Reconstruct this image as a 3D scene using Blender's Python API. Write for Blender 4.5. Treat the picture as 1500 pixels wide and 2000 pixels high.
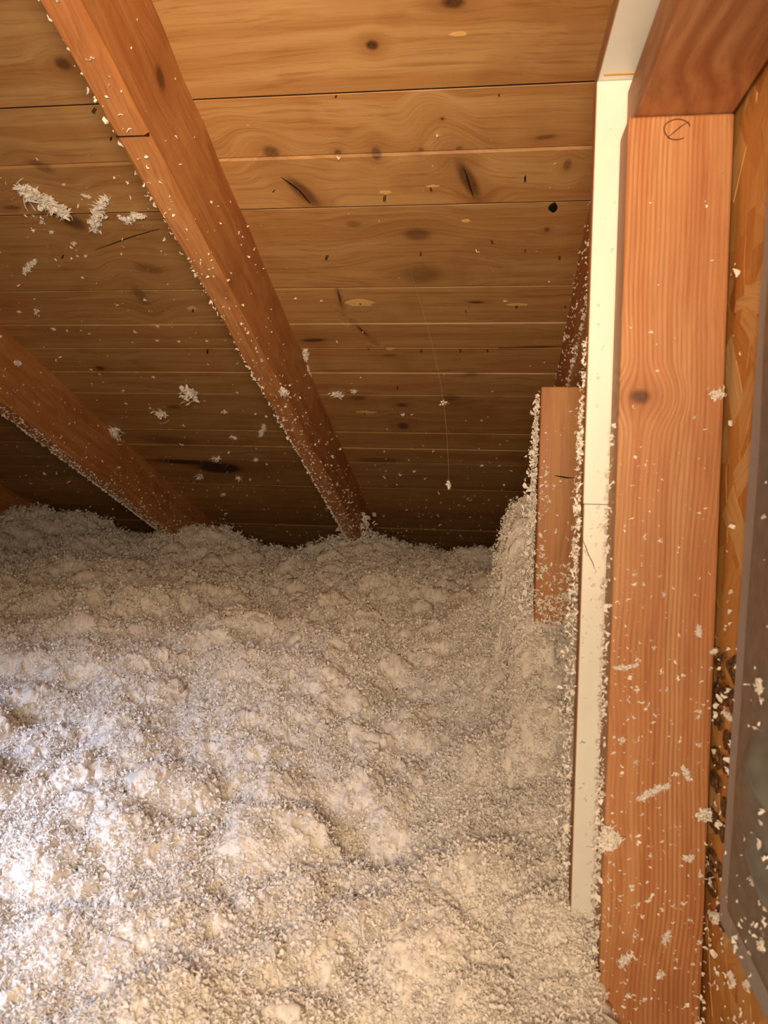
import bpy, bmesh, math
import numpy as np
from mathutils import Matrix, Vector

for o in list(bpy.data.objects):
    bpy.data.objects.remove(o)
SC = bpy.context.scene
COL = SC.collection
RNG = np.random.default_rng(11)

# ------------------------------------------------------------------ camera
F = 1494.85                                   # focal length in pixels of the 1500 x 2000 frame
YAW, PITCH, ROLL = 0.1344, -0.0316, 0.0242
fw = np.array([-math.sin(YAW)*math.cos(PITCH), math.cos(YAW)*math.cos(PITCH), math.sin(PITCH)])
r0 = np.array([math.cos(YAW), math.sin(YAW), 0.0]); u0 = np.cross(r0, fw)
rt = r0*math.cos(ROLL) + u0*math.sin(ROLL); up = -r0*math.sin(ROLL) + u0*math.cos(ROLL)
cd = bpy.data.cameras.new('camera'); cam = bpy.data.objects.new('camera', cd); COL.objects.link(cam)
cam.matrix_world = Matrix(((rt[0], up[0], -fw[0], 0), (rt[1], up[1], -fw[1], 0), (rt[2], up[2], -fw[2], 0), (0, 0, 0, 1)))
cd.sensor_fit = 'VERTICAL'; cd.sensor_height = 36; cd.sensor_width = 27; cd.lens = F/2000*36
cd.clip_start = 0.02
cd.dof.use_dof = True; cd.dof.focus_distance = 1.15; cd.dof.aperture_fstop = 13
SC.camera = cam

# ------------------------------------------------------------------ light
w = bpy.data.worlds.new('attic_air'); SC.world = w; w.use_nodes = True
w.node_tree.nodes['Background'].inputs[0].default_value = (1.0, 0.80, 0.62, 1)
w.node_tree.nodes['Background'].inputs[1].default_value = 0.003
def area(name, loc, target, size, power, color):
    l = bpy.data.lights.new(name, 'AREA'); l.shape = 'RECTANGLE'; l.size, l.size_y = size
    l.energy = power; l.color = color
    o = bpy.data.objects.new(name, l); COL.objects.link(o); o.location = loc
    d = Vector(target) - Vector(loc); o.rotation_euler = d.to_track_quat('-Z', 'Y').to_euler()
    return o
# warm light near the camera, split into two added unseen beams to shape the falloff, and daylight coming up from the room on the left
WARM = (1.0, 0.75, 0.48)
la = area('added_warm_upper', (-0.05, -0.08, 0.12), (-0.28, 1.0, 0.46), (0.20, 0.16), 2.75, WARM); la.data.spread = math.radians(80)
lb = area('added_warm_lower', (-0.05, -0.08, -0.04), (-0.14, 0.80, -0.30), (0.20, 0.16), 2.2, WARM); lb.data.spread = math.radians(112)
dl = area('room_daylight', (-0.95, 0.02, 0.12), (-0.66, 0.56, -0.46), (0.35, 0.35), 2.7, (0.62, 0.74, 1.0)); dl.data.spread = math.radians(56)
SC.view_settings.view_transform = 'Standard'; SC.view_settings.look = 'None'
SC.view_settings.gamma = 1.0; SC.view_settings.use_curve_mapping = False
SC.view_settings.exposure = 0.0
SC.cycles.diffuse_bounces = 2; SC.cycles.glossy_bounces = 1; SC.cycles.max_bounces = 3; SC.cycles.adaptive_threshold = 0.1

# ------------------------------------------------------------------ geometry of the roof
SL = 0.3516; Z0 = 0.8371; TS = math.tan(SL); CS = math.cos(SL); SS = math.sin(SL)
RH = 0.140; RW = 0.038
DECK = Matrix(((1, 0, 0, 0), (0, CS, SS, 0), (0, -SS, CS, Z0), (0, 0, 0, 1)))   # local (along board, down slope, up)
def ray(x, y): return fw + rt*(x-750)/F + up*(1000-y)/F
def deck_at(x, y, off=0.0):
    """point of the roof boards' underside (or a plane off below it) in deck coordinates"""
    d = ray(x, y); k = (Z0 - off/CS)/(d[2] + TS*d[1]); p = d*k
    return np.array(DECK.inverted() @ Vector(p))
def at_y(x, y, Y): d = ray(x, y); return d*(Y/d[1])
def at_x(x, y, X): d = ray(x, y); return d*(X/d[0])

# ------------------------------------------------------------------ helpers
def link(name, me, mat=None, parent=None, M=None):
    o = bpy.data.objects.new(name, me); COL.objects.link(o)
    if M is not None: o.matrix_local = M
    if parent is not None: o.parent = parent
    if mat is not None:
        for m in (mat if isinstance(mat, (list, tuple)) else [mat]): me.materials.append(m)
    return o
def tag(o, label=None, cat=None, group=None, kind=None):
    if label: o['label'] = label
    if cat: o['category'] = cat
    if group: o['group'] = group
    if kind: o['kind'] = kind
    return o
def empty(name, loc=(0, 0, 0)):
    o = bpy.data.objects.new(name, None); COL.objects.link(o); o.location = loc; o.empty_display_size = 0.05
    return o
def np_mesh(name, V, Q, smooth=True):
    me = bpy.data.meshes.new(name); V = np.asarray(V, np.float32); Q = np.asarray(Q, np.int32); k = Q.shape[1]
    me.vertices.add(len(V)); me.vertices.foreach_set('co', V.ravel())
    me.loops.add(Q.size); me.loops.foreach_set('vertex_index', Q.ravel())
    me.polygons.add(len(Q)); me.polygons.foreach_set('loop_start', np.arange(0, Q.size, k, dtype=np.int32))
    me.polygons.foreach_set('loop_total', np.full(len(Q), k, np.int32))
    me.update(calc_edges=True)
    me.polygons.foreach_set('use_smooth', np.full(len(Q), smooth)); me.validate()
    return me
def box(x0, x1, y0, y1, z0, z1, bev=0.0015, name='box', seg=2):
    bm = bmesh.new(); bmesh.ops.create_cube(bm, size=1)
    for v in bm.verts:
        v.co = Vector(((x0+x1)/2 + v.co.x*(x1-x0), (y0+y1)/2 + v.co.y*(y1-y0), (z0+z1)/2 + v.co.z*(z1-z0)))
    if bev: bmesh.ops.bevel(bm, geom=list(bm.edges), offset=bev, segments=seg, affect='EDGES', profile=0.5)
    me = bpy.data.meshes.new(name); bm.to_mesh(me); bm.free()
    return me
def prism(pts, axis, a, b, name='prism'):
    """polygon pts extruded from a to b along axis 0 / 1 / 2 (pts give the other two in order)"""
    bm = bmesh.new(); lo = []; hi = []
    for p in pts:
        c = list(p); c.insert(axis, a); d = list(p); d.insert(axis, b); lo.append(bm.verts.new(c)); hi.append(bm.verts.new(d))
    n = len(pts); bm.faces.new(lo); bm.faces.new(hi[::-1])
    for i in range(n): bm.faces.new((lo[i], hi[i], hi[(i+1) % n], lo[(i+1) % n]))
    bmesh.ops.recalc_face_normals(bm, faces=bm.faces)
    me = bpy.data.meshes.new(name); bm.to_mesh(me); bm.free()
    return me
def tube(pts, rads, sides=6, name='tube'):
    bm = bmesh.new(); rings = []
    pts = [Vector(p) for p in pts]
    for i, p in enumerate(pts):
        t = (pts[min(i+1, len(pts)-1)] - pts[max(i-1, 0)]).normalized()
        a = t.orthogonal().normalized(); b = t.cross(a)
        rings.append([bm.verts.new(p + (a*math.cos(q) + b*math.sin(q))*rads[i]) for q in np.linspace(0, 2*math.pi, sides, endpoint=False)])
    for i in range(len(rings)-1):
        for k in range(sides):
            bm.faces.new((rings[i][k], rings[i][(k+1) % sides], rings[i+1][(k+1) % sides], rings[i+1][k]))
    bm.faces.new(rings[0][::-1]); bm.faces.new(rings[-1])
    me = bpy.data.meshes.new(name); bm.to_mesh(me); bm.free()
    return me

# ------------------------------------------------------------------ noise on arrays
def h2(ix, iy, s):
    n = (ix.astype(np.int64)*374761393 + iy.astype(np.int64)*668265263 + s*1442695041) & 0x7fffffff
    n = ((n ^ (n >> 13))*1274126177) & 0x7fffffff
    n = ((n ^ (n >> 16))*668265263) & 0x7fffffff
    return ((n ^ (n >> 15)) & 0xffff)/65535.0
def vnoise(x, y, s=0):
    ix = np.floor(x); iy = np.floor(y); fx = x-ix; fy = y-iy
    fx = fx*fx*fx*(fx*(fx*6-15)+10); fy = fy*fy*fy*(fy*(fy*6-15)+10)
    a = h2(ix, iy, s); b = h2(ix+1, iy, s); c = h2(ix, iy+1, s); d = h2(ix+1, iy+1, s)
    return (a*(1-fx)+b*fx)*(1-fy) + (c*(1-fx)+d*fx)*fy - 0.5
def worley(x, y, s=0):
    ix = np.floor(x); iy = np.floor(y); m = np.full(x.shape, 9.0)
    for dx in (-1, 0, 1):
        for dy in (-1, 0, 1):
            cx = ix+dx; cy = iy+dy
            m = np.minimum(m, (cx+h2(cx, cy, s)-x)**2 + (cy+h2(cx, cy, s+77)-y)**2)
    return np.sqrt(m)
def sstep(a, b, x):
    t = np.clip((x-a)/(b-a), 0, 1); return t*t*(3-2*t)

# ------------------------------------------------------------------ materials
def S(r, g, b):
    f = lambda c: (c/255/12.92 if c/255 <= 0.04045 else ((c/255+0.055)/1.055)**2.4)
    return (f(r), f(g), f(b), 1)
class NT:
    def __init__(s, name):
        s.m = bpy.data.materials.new(name); s.m.use_nodes = True; s.t = s.m.node_tree
        s.b = s.t.nodes['Principled BSDF']
    def n(s, typ, **kw):
        nd = s.t.nodes.new(typ)
        for k, v in kw.items(): setattr(nd, k, v)
        return nd
    def set(s, sock, v):
        if isinstance(v, bpy.types.NodeSocket): s.t.links.new(v, sock)
        else: sock.default_value = v
    def math(s, op, a, b=None, c=None, clamp=False):
        nd = s.n('ShaderNodeMath', operation=op); nd.use_clamp = clamp
        s.set(nd.inputs[0], a)
        if b is not None: s.set(nd.inputs[1], b)
        if c is not None: s.set(nd.inputs[2], c)
        return nd.outputs[0]
    def vmath(s, op, a, b=None):
        nd = s.n('ShaderNodeVectorMath', operation=op); s.set(nd.inputs[0], a)
        if b is not None: s.set(nd.inputs[1], b)
        return nd.outputs['Value'] if op == 'LENGTH' else nd.outputs['Vector']
    def noise(s, vec, scale, detail=3, rough=0.55, dist=0.0, dim='3D', w=None):
        nd = s.n('ShaderNodeTexNoise', noise_dimensions=dim); s.set(nd.inputs['Vector'], vec)
        nd.inputs['Scale'].default_value = scale; nd.inputs['Detail'].default_value = detail
        nd.inputs['Roughness'].default_value = rough; nd.inputs['Distortion'].default_value = dist
        if w is not None: s.set(nd.inputs['W'], w)
        return nd.outputs['Fac']
    def rng(s, v, a, b, c=0.0, d=1.0, smooth=True):
        nd = s.n('ShaderNodeMapRange'); nd.interpolation_type = 'SMOOTHSTEP' if smooth else 'LINEAR'
        s.set(nd.inputs['Value'], v)
        for k, q in zip(('From Min', 'From Max', 'To Min', 'To Max'), (a, b, c, d)): nd.inputs[k].default_value = q
        return nd.outputs['Result']
    def mix(s, fac, a, b, typ='MIX'):
        nd = s.n('ShaderNodeMix', data_type='RGBA', blend_type=typ)
        s.set(nd.inputs['Factor'], fac); s.set(nd.inputs[6], a); s.set(nd.inputs[7], b)
        return nd.outputs[2]
    def bump(s, h, strength, dist):
        nd = s.n('ShaderNodeBump'); nd.inputs['Strength'].default_value = strength; nd.inputs['Distance'].default_value = dist
        s.set(nd.inputs['Height'], h); s.t.links.new(nd.outputs['Normal'], s.b.inputs['Normal'])

def wood(name, light, mid, dark, axis, across, knots=(), ring=0.0, ring_axis=0, ring_amt=0.5, rough=0.55, tint=0.12, coarse=1.0, blotch=0.25):
    """grain runs along axis; knots: (centre, rotation about the face normal, half sizes, darkness, normal axis)"""
    n = NT(name); t = n.n('ShaderNodeTexCoord'); oi = n.n('ShaderNodeObjectInfo')
    P = t.outputs['Object']; rv = n.n('ShaderNodeCombineXYZ')
    for i_ in range(3): n.set(rv.inputs[i_], n.math('MULTIPLY', oi.outputs['Random'], (37.0, 53.0, 29.0)[i_]))
    rnd = rv.outputs[0]
    core = None; halo = None; off = None
    for (c, ang, hs, dk) in knots:
        mp = n.n('ShaderNodeMapping', vector_type='TEXTURE'); n.set(mp.inputs['Vector'], P)
        mp.inputs['Location'].default_value = c; mp.inputs['Rotation'].default_value = ang; mp.inputs['Scale'].default_value = hs
        r = n.vmath('LENGTH', mp.outputs['Vector'])
        k = n.math('MULTIPLY', n.rng(r, 1.25, 0.45), dk)
        h = n.math('MULTIPLY', n.rng(r, 3.6, 0.6), min(1.0, dk))
        core = k if core is None else n.math('MAXIMUM', core, k)
        halo = h if halo is None else n.math('MAXIMUM', halo, h)
        d = n.vmath('SUBTRACT', P, tuple(c)); sc = n.n('ShaderNodeVectorMath', operation='SCALE')
        n.set(sc.inputs[0], d); n.set(sc.inputs['Scale'], n.math('MULTIPLY', n.rng(r, 5.0, 0.3), -0.75))
        off = sc.outputs[0] if off is None else n.vmath('ADD', off, sc.outputs[0])
    G = n.vmath('ADD', P, off) if off is not None else P
    sv = [across, across, across]; sv[axis] = across*0.035
    PS = n.vmath('ADD', P, rnd); lw = n.noise(PS, 3.0, 2)
    wob = n.n('ShaderNodeCombineXYZ')
    for i in range(3):
        if i != axis: n.set(wob.inputs[i], n.math('MULTIPLY', n.math('SUBTRACT', lw, 0.5), 0.05*coarse))
    G = n.vmath('ADD', G, wob.outputs[0])
    GV = n.vmath('MULTIPLY', G, tuple(sv))
    GV = n.vmath('ADD', GV, rnd)
    g1 = n.noise(GV, 1.0*coarse, 3, 0.6)
    g2 = n.noise(GV, 5.0, 3, 0.65)
    c = n.mix(n.rng(g1, 0.36, 0.66), light, mid)
    c = n.mix(n.math('MULTIPLY', n.rng(g2, 0.46, 0.72), 0.45), c, dark)
    hgt = g2
    if ring:
        sp = n.n('ShaderNodeSeparateXYZ'); n.set(sp.inputs[0], G)
        rw = [3.0, 3.0, 3.0]; rw[axis] = 0.9
        ph = n.math('MULTIPLY_ADD', n.noise(n.vmath('MULTIPLY', G, tuple(rw)), 3.2, 3, 0.5), 20.0, n.math('MULTIPLY', sp.outputs[ring_axis], ring))
        si = n.math('MULTIPLY_ADD', n.math('SINE', ph), 0.5, 0.5)
        si = n.math('POWER', si, 1.6)
        am = n.rng(n.noise(GV, 0.35, 2), 0.35, 0.62)
        c = n.mix(n.math('MULTIPLY', n.math('MULTIPLY', si, n.math('MULTIPLY_ADD', am, 0.8, 0.2)), ring_amt), c, dark)
        hgt = n.math('ADD', hgt, n.math('MULTIPLY', si, 0.6))
    bl = n.noise(PS, 7.0, 3, 0.6)
    c = n.mix(n.math('MULTIPLY', n.rng(bl, 0.5, 0.72), blotch), c, dark)
    if core is not None:
        rings = n.noise(P, 240, 2)
        c = n.mix(n.math('MULTIPLY', halo, 0.42), c, dark)
        c = n.mix(n.math('MULTIPLY', core, n.math('MULTIPLY_ADD', rings, 0.5, 0.6), clamp=True), c, S(62, 30, 15))
    hsv = n.n('ShaderNodeHueSaturation'); n.set(hsv.inputs['Color'], c)
    n.set(hsv.inputs['Value'], n.math('MULTIPLY_ADD', oi.outputs['Random'], tint, 1-tint*0.5))
    n.set(n.b.inputs['Base Color'], hsv.outputs[0]); n.set(n.b.inputs['Roughness'], rough)
    n.b.inputs['Specular IOR Level'].default_value = 0.35
    n.bump(n.noise(n.vmath('MULTIPLY', P, tuple(sv)), 5.0, 2, 0.6), 0.25, 0.0012)
    return n.m
def plain(name, col, rough=0.7, metal=0.0, noise=0.0, nscale=60, spec=0.3, bump=0.0):
    n = NT(name); t = n.n('ShaderNodeTexCoord'); f = n.noise(t.outputs['Object'], nscale, 4, 0.6)
    c = n.mix(n.math('MULTIPLY', n.rng(f, 0.35, 0.7), noise), col, tuple(x*0.55 for x in col[:3]) + (1,))
    n.set(n.b.inputs['Base Color'], c); n.b.inputs['Roughness'].default_value = rough; n.b.inputs['Metallic'].default_value = metal
    n.b.inputs['Specular IOR Level'].default_value = spec
    if bump: n.bump(f, bump, 0.002)
    return n.m

def px_knot(x, y, a, b, deg, dk):
    c = deck_at(x, y); r = math.radians(deg)
    e1 = deck_at(x + a*math.cos(r), y - a*math.sin(r)) - c; e2 = deck_at(x - b*math.sin(r), y - b*math.cos(r)) - c
    ang = math.atan2(e1[1], e1[0])
    return ((c[0], c[1], 0.0), (0, 0, ang), (max(np.linalg.norm(e1), .002), max(np.linalg.norm(e2), .002), 0.05), dk)
KN = [(727, 88, 14, 11, 0, 1.0), (123, 125, 17, 13, 0, .8), (885, 4, 26, 14, 0, .95), (815, 458, 30, 13, 0, .62), (825, 535, 42, 22, 0, .45),
      (530, 297, 18, 13, -40, .7), (735, 300, 11, 15, 0, .7), (660, 298, 8, 7, 0, .7), (823, 293, 7, 5, 0, .5), (897, 290, 8, 5, 0, .6),
      (1108, 322, 9, 12, 0, .6), (592, 375, 44, 13, -42, .8), (915, 352, 44, 15, -62, .85), (80, 325, 32, 9, -25, .5), (143, 434, 30, 13, -38, .72),
      (1065, 268, 24, 5, 8, .6), (690, 438, 15, 7, 0, .45), (787, 832, 12, 7, 0, .8), (196, 719, 9, 4, -10, .9), (428, 914, 46, 11, 0, 1.5),
      (372, 903, 80, 5, -3, 1.1), (612, 664, 26, 4, 2, .9), (700, 777, 16, 5, 0, .6), (785, 791, 12, 4, 0, .8), (880, 777, 18, 8, 0, .5),
      (275, 578, 12, 18, 0, .5), (930, 590, 18, 2.5, 0, .9), (663, 580, 3, 17, 0, .9), (708, 646, 3, 13, 15, .9), (22, 405, 18, 4, 0, .6),
      (1035, 678, 58, 2, 2, 1.0), (288, 524, 30, 10, -10, .4), (735, 898, 45, 5, 0, .6), (1068, 449, 6, 5, 0, .7), (864, 232, 4, 3, 0, .9),
      (340, 795, 12, 3, 0, .6), (760, 694, 14, 3, 0, .5), (330, 860, 60, 9, -4, .45), (920, 730, 14, 4, 0, .5)]
ALLK = [px_knot(*k) for k in KN]
def pine(v0, v1):
    """board material with the knots that lie in this board"""
    return wood('pine_board', S(200, 154, 100), S(184, 133, 80), S(138, 84, 42), 0, 34, [k for k in ALLK if v0-.02 < k[0][1] < v1+.02], ring=0, rough=0.5, tint=0.16, blotch=0.3)
RK = DECK.inverted() @ Vector(at_x(313, 152, -0.3865))
RAFTER_M = wood('fir_rafter', S(208, 148, 94), S(194, 126, 74), S(146, 82, 40), 1, 60, [((0.0, RK[1], RK[2]), (0, 0, 0), (.008, .016, .012), .85)], ring=900, ring_axis=0, ring_amt=0.25, rough=0.5, tint=0.1, blotch=0.35)
POST_M = wood('fir_post', S(204, 150, 104), S(194, 131, 86), S(150, 87, 49), 2, 70, [(tuple(at_y(1250, 775, 0.62) - np.array([(at_y(1198, 1100, 0.62)[0]+at_y(1402, 1100, 0.62)[0])/2, 0.62, at_y(1330, 224, 0.62)[2]])), (0, 0, 0), (.0085, .03, .0065), .85)], ring=1800, ring_axis=0, ring_amt=0.6, rough=0.55, tint=0.04, blotch=0.22)
BEAM_M = wood('fir_header', S(192, 136, 92), S(178, 118, 76), S(136, 78, 46), 1, 40, [], ring=420, ring_axis=0, ring_amt=0.5, rough=0.55, tint=0.04, coarse=2.2, blotch=0.2)
STUB_M = wood('planed_board', S(190, 128, 66), S(178, 112, 54), S(140, 80, 36), 2, 30, [], ring=0, rough=0.45, tint=0.04, blotch=0.1)
EDGE_M = plain('raw_board_edge', S(186, 132, 88), 0.7, noise=0.35, nscale=140)
WHITE_M = plain('white_facing', S(236, 232, 224), 0.38, noise=0.06, nscale=40, spec=0.5)
FELT_AND_SHADE = plain('felt_and_joint_shade', S(26, 20, 16), 0.95)
IRON = plain('dark_iron', S(38, 32, 28), 0.5, metal=0.6)
PALE = plain('fresh_splinter', S(236, 190, 120), 0.6, noise=0.3, nscale=300)
CRACK = plain('crack_dark', S(48, 26, 14), 0.9)
TAR = plain('tar', S(22, 20, 18), 0.5)
DRY = plain('ceiling_drywall', S(150, 130, 110), 0.9)
STAIN = plain('rust_stain', S(214, 160, 84), 0.6, noise=0.3, nscale=200)
n = NT('insulation_white'); t = n.n('ShaderNodeTexCoord')
f = n.noise(t.outputs['Object'], 420, 4, 0.7)
n.set(n.b.inputs['Base Color'], n.mix(n.rng(f, 0.3, 0.7), S(240, 230, 220), S(252, 244, 236)))
n.b.inputs['Roughness'].default_value = 0.9; n.b.inputs['Specular IOR Level'].default_value = 0.1
n.bump(f, 0.3, 0.0012)
INSUL = n.m
n = NT('insulation_flock'); df = n.n('ShaderNodeBsdfDiffuse'); df.inputs[0].default_value = S(252, 243, 235); tr = n.n('ShaderNodeBsdfTranslucent'); tr.inputs[0].default_value = S(252, 243, 235)
mx = n.n('ShaderNodeMixShader'); mx.inputs[0].default_value = 0.0
n.t.links.new(df.outputs[0], mx.inputs[1]); n.t.links.new(tr.outputs[0], mx.inputs[2]); n.t.links.new(mx.outputs[0], n.t.nodes['Material Output'].inputs[0]); n.t.nodes.remove(n.b)
FLOCK = n.m
SPECK = plain('debris_pit_shade', S(110, 84, 64), 0.9, noise=0.5)

# ------------------------------------------------------------------ roof boards
U0, U1 = -3.4, 0.62
deck = link('ceiling', box(U0, U1, -0.75, 3.62, 0.019, 0.024, 0, 'felt'), FELT_AND_SHADE, M=DECK); tag(deck, 'sloping roof deck of knotty pine boards above the rafters', None, kind='structure')
PV = 0.1907/CS; V0 = 0.9498/CS
planks = []
for i in range(-8, 14):
    a = V0 + i*PV; b = a + PV; g = 0.0010 + 0.0008*RNG.random(); d0, d1 = RNG.uniform(-0.0008, 0.0008, 2)
    prof = [(a+g, 0.018), (a+g, d0+0.0007), (a+g+0.0007, d0)]
    if i in (0, 2, 3, 5):                                 # boards with a bead cut along the middle
        m = (a+b)/2 + (0.012 if i == 2 else 0.0); prof += [(m-0.0035, (d0+d1)/2), (m-0.0015, 0.003), (m+0.0015, 0.003), (m+0.0035, (d0+d1)/2)]
    prof += [(b-g-0.0007, d1), (b-g, d1+0.0007), (b-g, 0.018)]
    js = link('joint_shade_strip', box(U0, U1, a-g*.98, a+g*.98, 0.0012, 0.0185, 0, 'joint_shade_strip'), FELT_AND_SHADE, deck)  # dark strip filling the gap, stands in for the shade of the joint
    p = link('plank', prism(prof, 0, U0, U1, 'plank'), pine(a, b), deck); planks.append((a, b, p))
def plank_of(v):
    for a, b, p in planks:
        if a <= v < b: return p
# staple tips that come through the boards, chipped splinters, cracks
bm = bmesh.new()
for s in (-1, 1):
    base = [bm.verts.new((s*0.0011 + dx*0.0006, dy*0.0006, 0.004)) for dx, dy in ((-1, -1), (1, -1), (1, 1), (-1, 1))]
    tip = [bm.verts.new((s*0.0011 + dx*0.0005, dy*0.0005 - 0.001, -0.0085)) for dx, dy in ((-1, -1), (1, -1), (1, 1), (-1, 1))]
    for k in range(4): bm.faces.new((base[k], base[(k+1) % 4], tip[(k+1) % 4], tip[k]))
    bm.faces.new(tip); bm.faces.new(base[::-1])
bmesh.ops.recalc_face_normals(bm, faces=bm.faces)
st_me = bpy.data.meshes.new('staple_tip'); bm.to_mesh(st_me); bm.free(); st_me.materials.append(IRON)
for x, y in [(657, 187), (975, 184), (186, 212), (752, 382), (841, 366), (537, 371), (1026, 344), (640, 499), (822, 493), (1026, 487), (703, 592), (1009, 597),
             (1104, 597), (909, 605), (823, 683), (899, 682), (951, 683), (720, 680), (378, 603), (124, 499), (218, 268), (712, 806), (775, 755), (406, 683), (1093, 500), (960, 470)]:
    c = deck_at(x, y); o = link('staple_tip', st_me, None, plank_of(c[1])); o.location = (c[0], c[1], 0); o.rotation_euler = (0.25*RNG.normal(), 0.2*RNG.normal(), RNG.normal()*0.5)
    k = 0.55 + 0.5*RNG.random(); o.scale = (k, k, k)
def lens(hw, hh, seed, th=0.0008, name='splinter'):
    r = np.random.default_rng(seed); pts = []
    for q in np.linspace(0, 2*math.pi, 14, endpoint=False):
        k = 1 + 0.25*r.normal(); pts.append((hw*math.cos(q)*(1+0.1*r.normal()), hh*math.sin(q)*abs(math.sin(q))**0.3*k))
    return prism(pts, 2, -th, 0.002, name)
for j, (x, y, a, b) in enumerate([(752, 375, 13, 3), (845, 363, 13, 2), (703, 591, 31, 6), (1011, 595, 23, 2.5), (375, 602, 9, 4), (895, 66, 18, 4), (715, 805, 18, 2), (910, 431, 8, 3), (763, 681, 8, 2)]):
    c = deck_at(x, y); e1 = np.linalg.norm(deck_at(x+a, y)-c); e2 = np.linalg.norm(deck_at(x, y+b)-c)
    o = link('splinter', lens(e1, e2, j), PALE, plank_of(c[1])); o.location = (c[0], c[1], 0); o.rotation_euler[2] = 0.03*RNG.normal(); tag(o, 'pale freshly torn splinter of wood')
def crack(name, pix, width, parent=None, off=0.0):
    P = [deck_at(x, y) for x, y in pix]; bm = bmesh.new(); L = []; R = []
    for i, p in enumerate(P):
        d = P[min(i+1, len(P)-1)] - P[max(i-1, 0)]; d = d/np.linalg.norm(d); nn = np.array([-d[1], d[0], 0])*width*(0.15 if i in (0, len(P)-1) else RNG.uniform(.7, 1.2))
        L.append(bm.verts.new((*(p+nn)[:2], -0.0004))); R.append(bm.verts.new((*(p-nn)[:2], -0.0004)))
    for i in range(len(P)-1): bm.faces.new((L[i], L[i+1], R[i+1], R[i]))
    ex = bmesh.ops.extrude_face_region(bm, geom=list(bm.faces))
    for v in [e for e in ex['geom'] if isinstance(e, bmesh.types.BMVert)]: v.co.z = 0.002
    bmesh.ops.recalc_face_normals(bm, faces=bm.faces)
    me = bpy.data.meshes.new(name); bm.to_mesh(me); bm.free()
    return tag(link(name, me, CRACK, plank_of(P[len(P)//2][1])), 'dark split in the board')
crack('crack', [(185, 488), (215, 478), (233, 471), (262, 461), (290, 453), (312, 447)], 0.0008)
crack('crack', [(548, 345), (565, 357), (585, 372), (600, 390), (608, 400)], 0.0014)
crack('crack', [(905, 325), (912, 345), (918, 365), (926, 388)], 0.0014)
crack('crack', [(975, 680), (1010, 678), (1050, 677), (1093, 676)], 0.0012)
c = deck_at(1080, 405); bm = bmesh.new(); bmesh.ops.create_icosphere(bm, subdivisions=3, radius=1)
for v in bm.verts: v.co = Vector((v.co.x*0.006*(1+.15*math.sin(3*v.co.y+1)), v.co.y*0.010*(1+.12*math.sin(3*v.co.x)), v.co.z*0.003))
me = bpy.data.meshes.new('tar_drop'); bm.to_mesh(me); bm.free()
o = link('tar_drop', me, TAR, plank_of(c[1])); o.location = (c[0], c[1], 0); tag(o, 'small black drop of tar')

# ------------------------------------------------------------------ rafters
XM, XL, XR = -0.3865, -0.9873, 0.1335
def rafter_mesh(seed):
    r = np.random.default_rng(seed); bm = bmesh.new(); V = np.linspace(-0.75, 3.5, 60); rings = []
    ch = 0.0025
    prof = [(-RW, 0), (-RW, -RH+ch), (-RW+ch, -RH), (-ch*1.6, -RH), (0, -RH+ch*1.8), (0, 0)]
    for v in V:
        wn = 0.006*max(0, math.sin(v*2.3+seed))*abs(math.sin(v*7.1+seed))      # wane along the lower edge
        ring = []
        for k, (x, z) in enumerate(prof):
            dx = 0.0007*r.normal(); dz = 0.0006*r.normal()
            if k == 3: dx -= wn
            if k == 4: dz += wn*1.4
            if k in (0, 5): dz = 0
            ring.append(bm.verts.new((x+dx, v, z+dz)))
        rings.append(ring)
    for a, b in zip(rings[:-1], rings[1:]):
        for k in range(6): bm.faces.new((a[k], a[(k+1) % 6], b[(k+1) % 6], b[k]))
    bm.faces.new(rings[0][::-1]); bm.faces.new(rings[-1])
    bmesh.ops.recalc_face_normals(bm, faces=bm.faces)
    me = bpy.data.meshes.new('rafter'); bm.to_mesh(me); bm.free(); return me
rafters = []
for j, (xr, lab) in enumerate([(XM, 'middle brown rafter crossing the pine boards, white flakes along its lower edge'),
                              (XL, 'left brown rafter entering from the left edge, crusted with white flakes underneath'),
                              (XR+RW, 'dim rafter at the right, mostly hidden behind the white strip'),
                              (XL-0.61, 'dark far rafter at the left edge just above the insulation'),
                              (XL-1.22, 'unlit far rafter in the darkness beyond the left rafter')]):
    o = link('rafter', rafter_mesh(j+3), RAFTER_M, M=Matrix.Translation((xr, 0, 0)) @ DECK); tag(o, lab, 'rafter', 'rafters under the roof boards'); rafters.append(o)
# saw-kerf line across the middle rafter's lower face
p = deck_at(258, 266, RH); me = box(-RW-0.0003, 0.0003, -0.0007, 0.0007, -RH-0.0004, -RH+0.008, 0, 'kerf')
o = link('saw_mark', me, CRACK, rafters[0]); o.location = (0, p[1], 0); tag(o, 'dark line sawn across the lower face')

# ------------------------------------------------------------------ frame at the right: post, header, white facing boards
YP = 0.62
pl = at_y(1198, 1100, YP)[0]; pr = at_y(1402, 1100, YP)[0]; zt = at_y(1330, 224, YP)[2]; ZB = -0.72
pc = (pl+pr)/2; PW = pr-pl
post = link('frame_post', box(-PW/2, PW/2, 0, 0.038, -1.0, 0.0, 0.002, 'post'), POST_M, M=Matrix.Translation((pc, YP, zt)))
me = post.data
for v in me.vertices: v.co.z = v.co.z if v.co.z > -0.5 else v.co.z + (ZB - zt + 1.0)
tag(post, 'upright reddish-brown timber post with fine vertical grain and stuck white flakes', 'post')
bl = at_y(1240, 222, YP)[0]
header = link('frame_header', box(-0.0, pr-bl, -0.80, 0.038, 0.0, 0.038, 0.002, 'header'), BEAM_M, M=Matrix.Translation((bl, YP, zt+0.0006)))
tag(header, 'reddish-brown timber header resting on the post, running overhead towards the viewer', 'beam')
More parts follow.
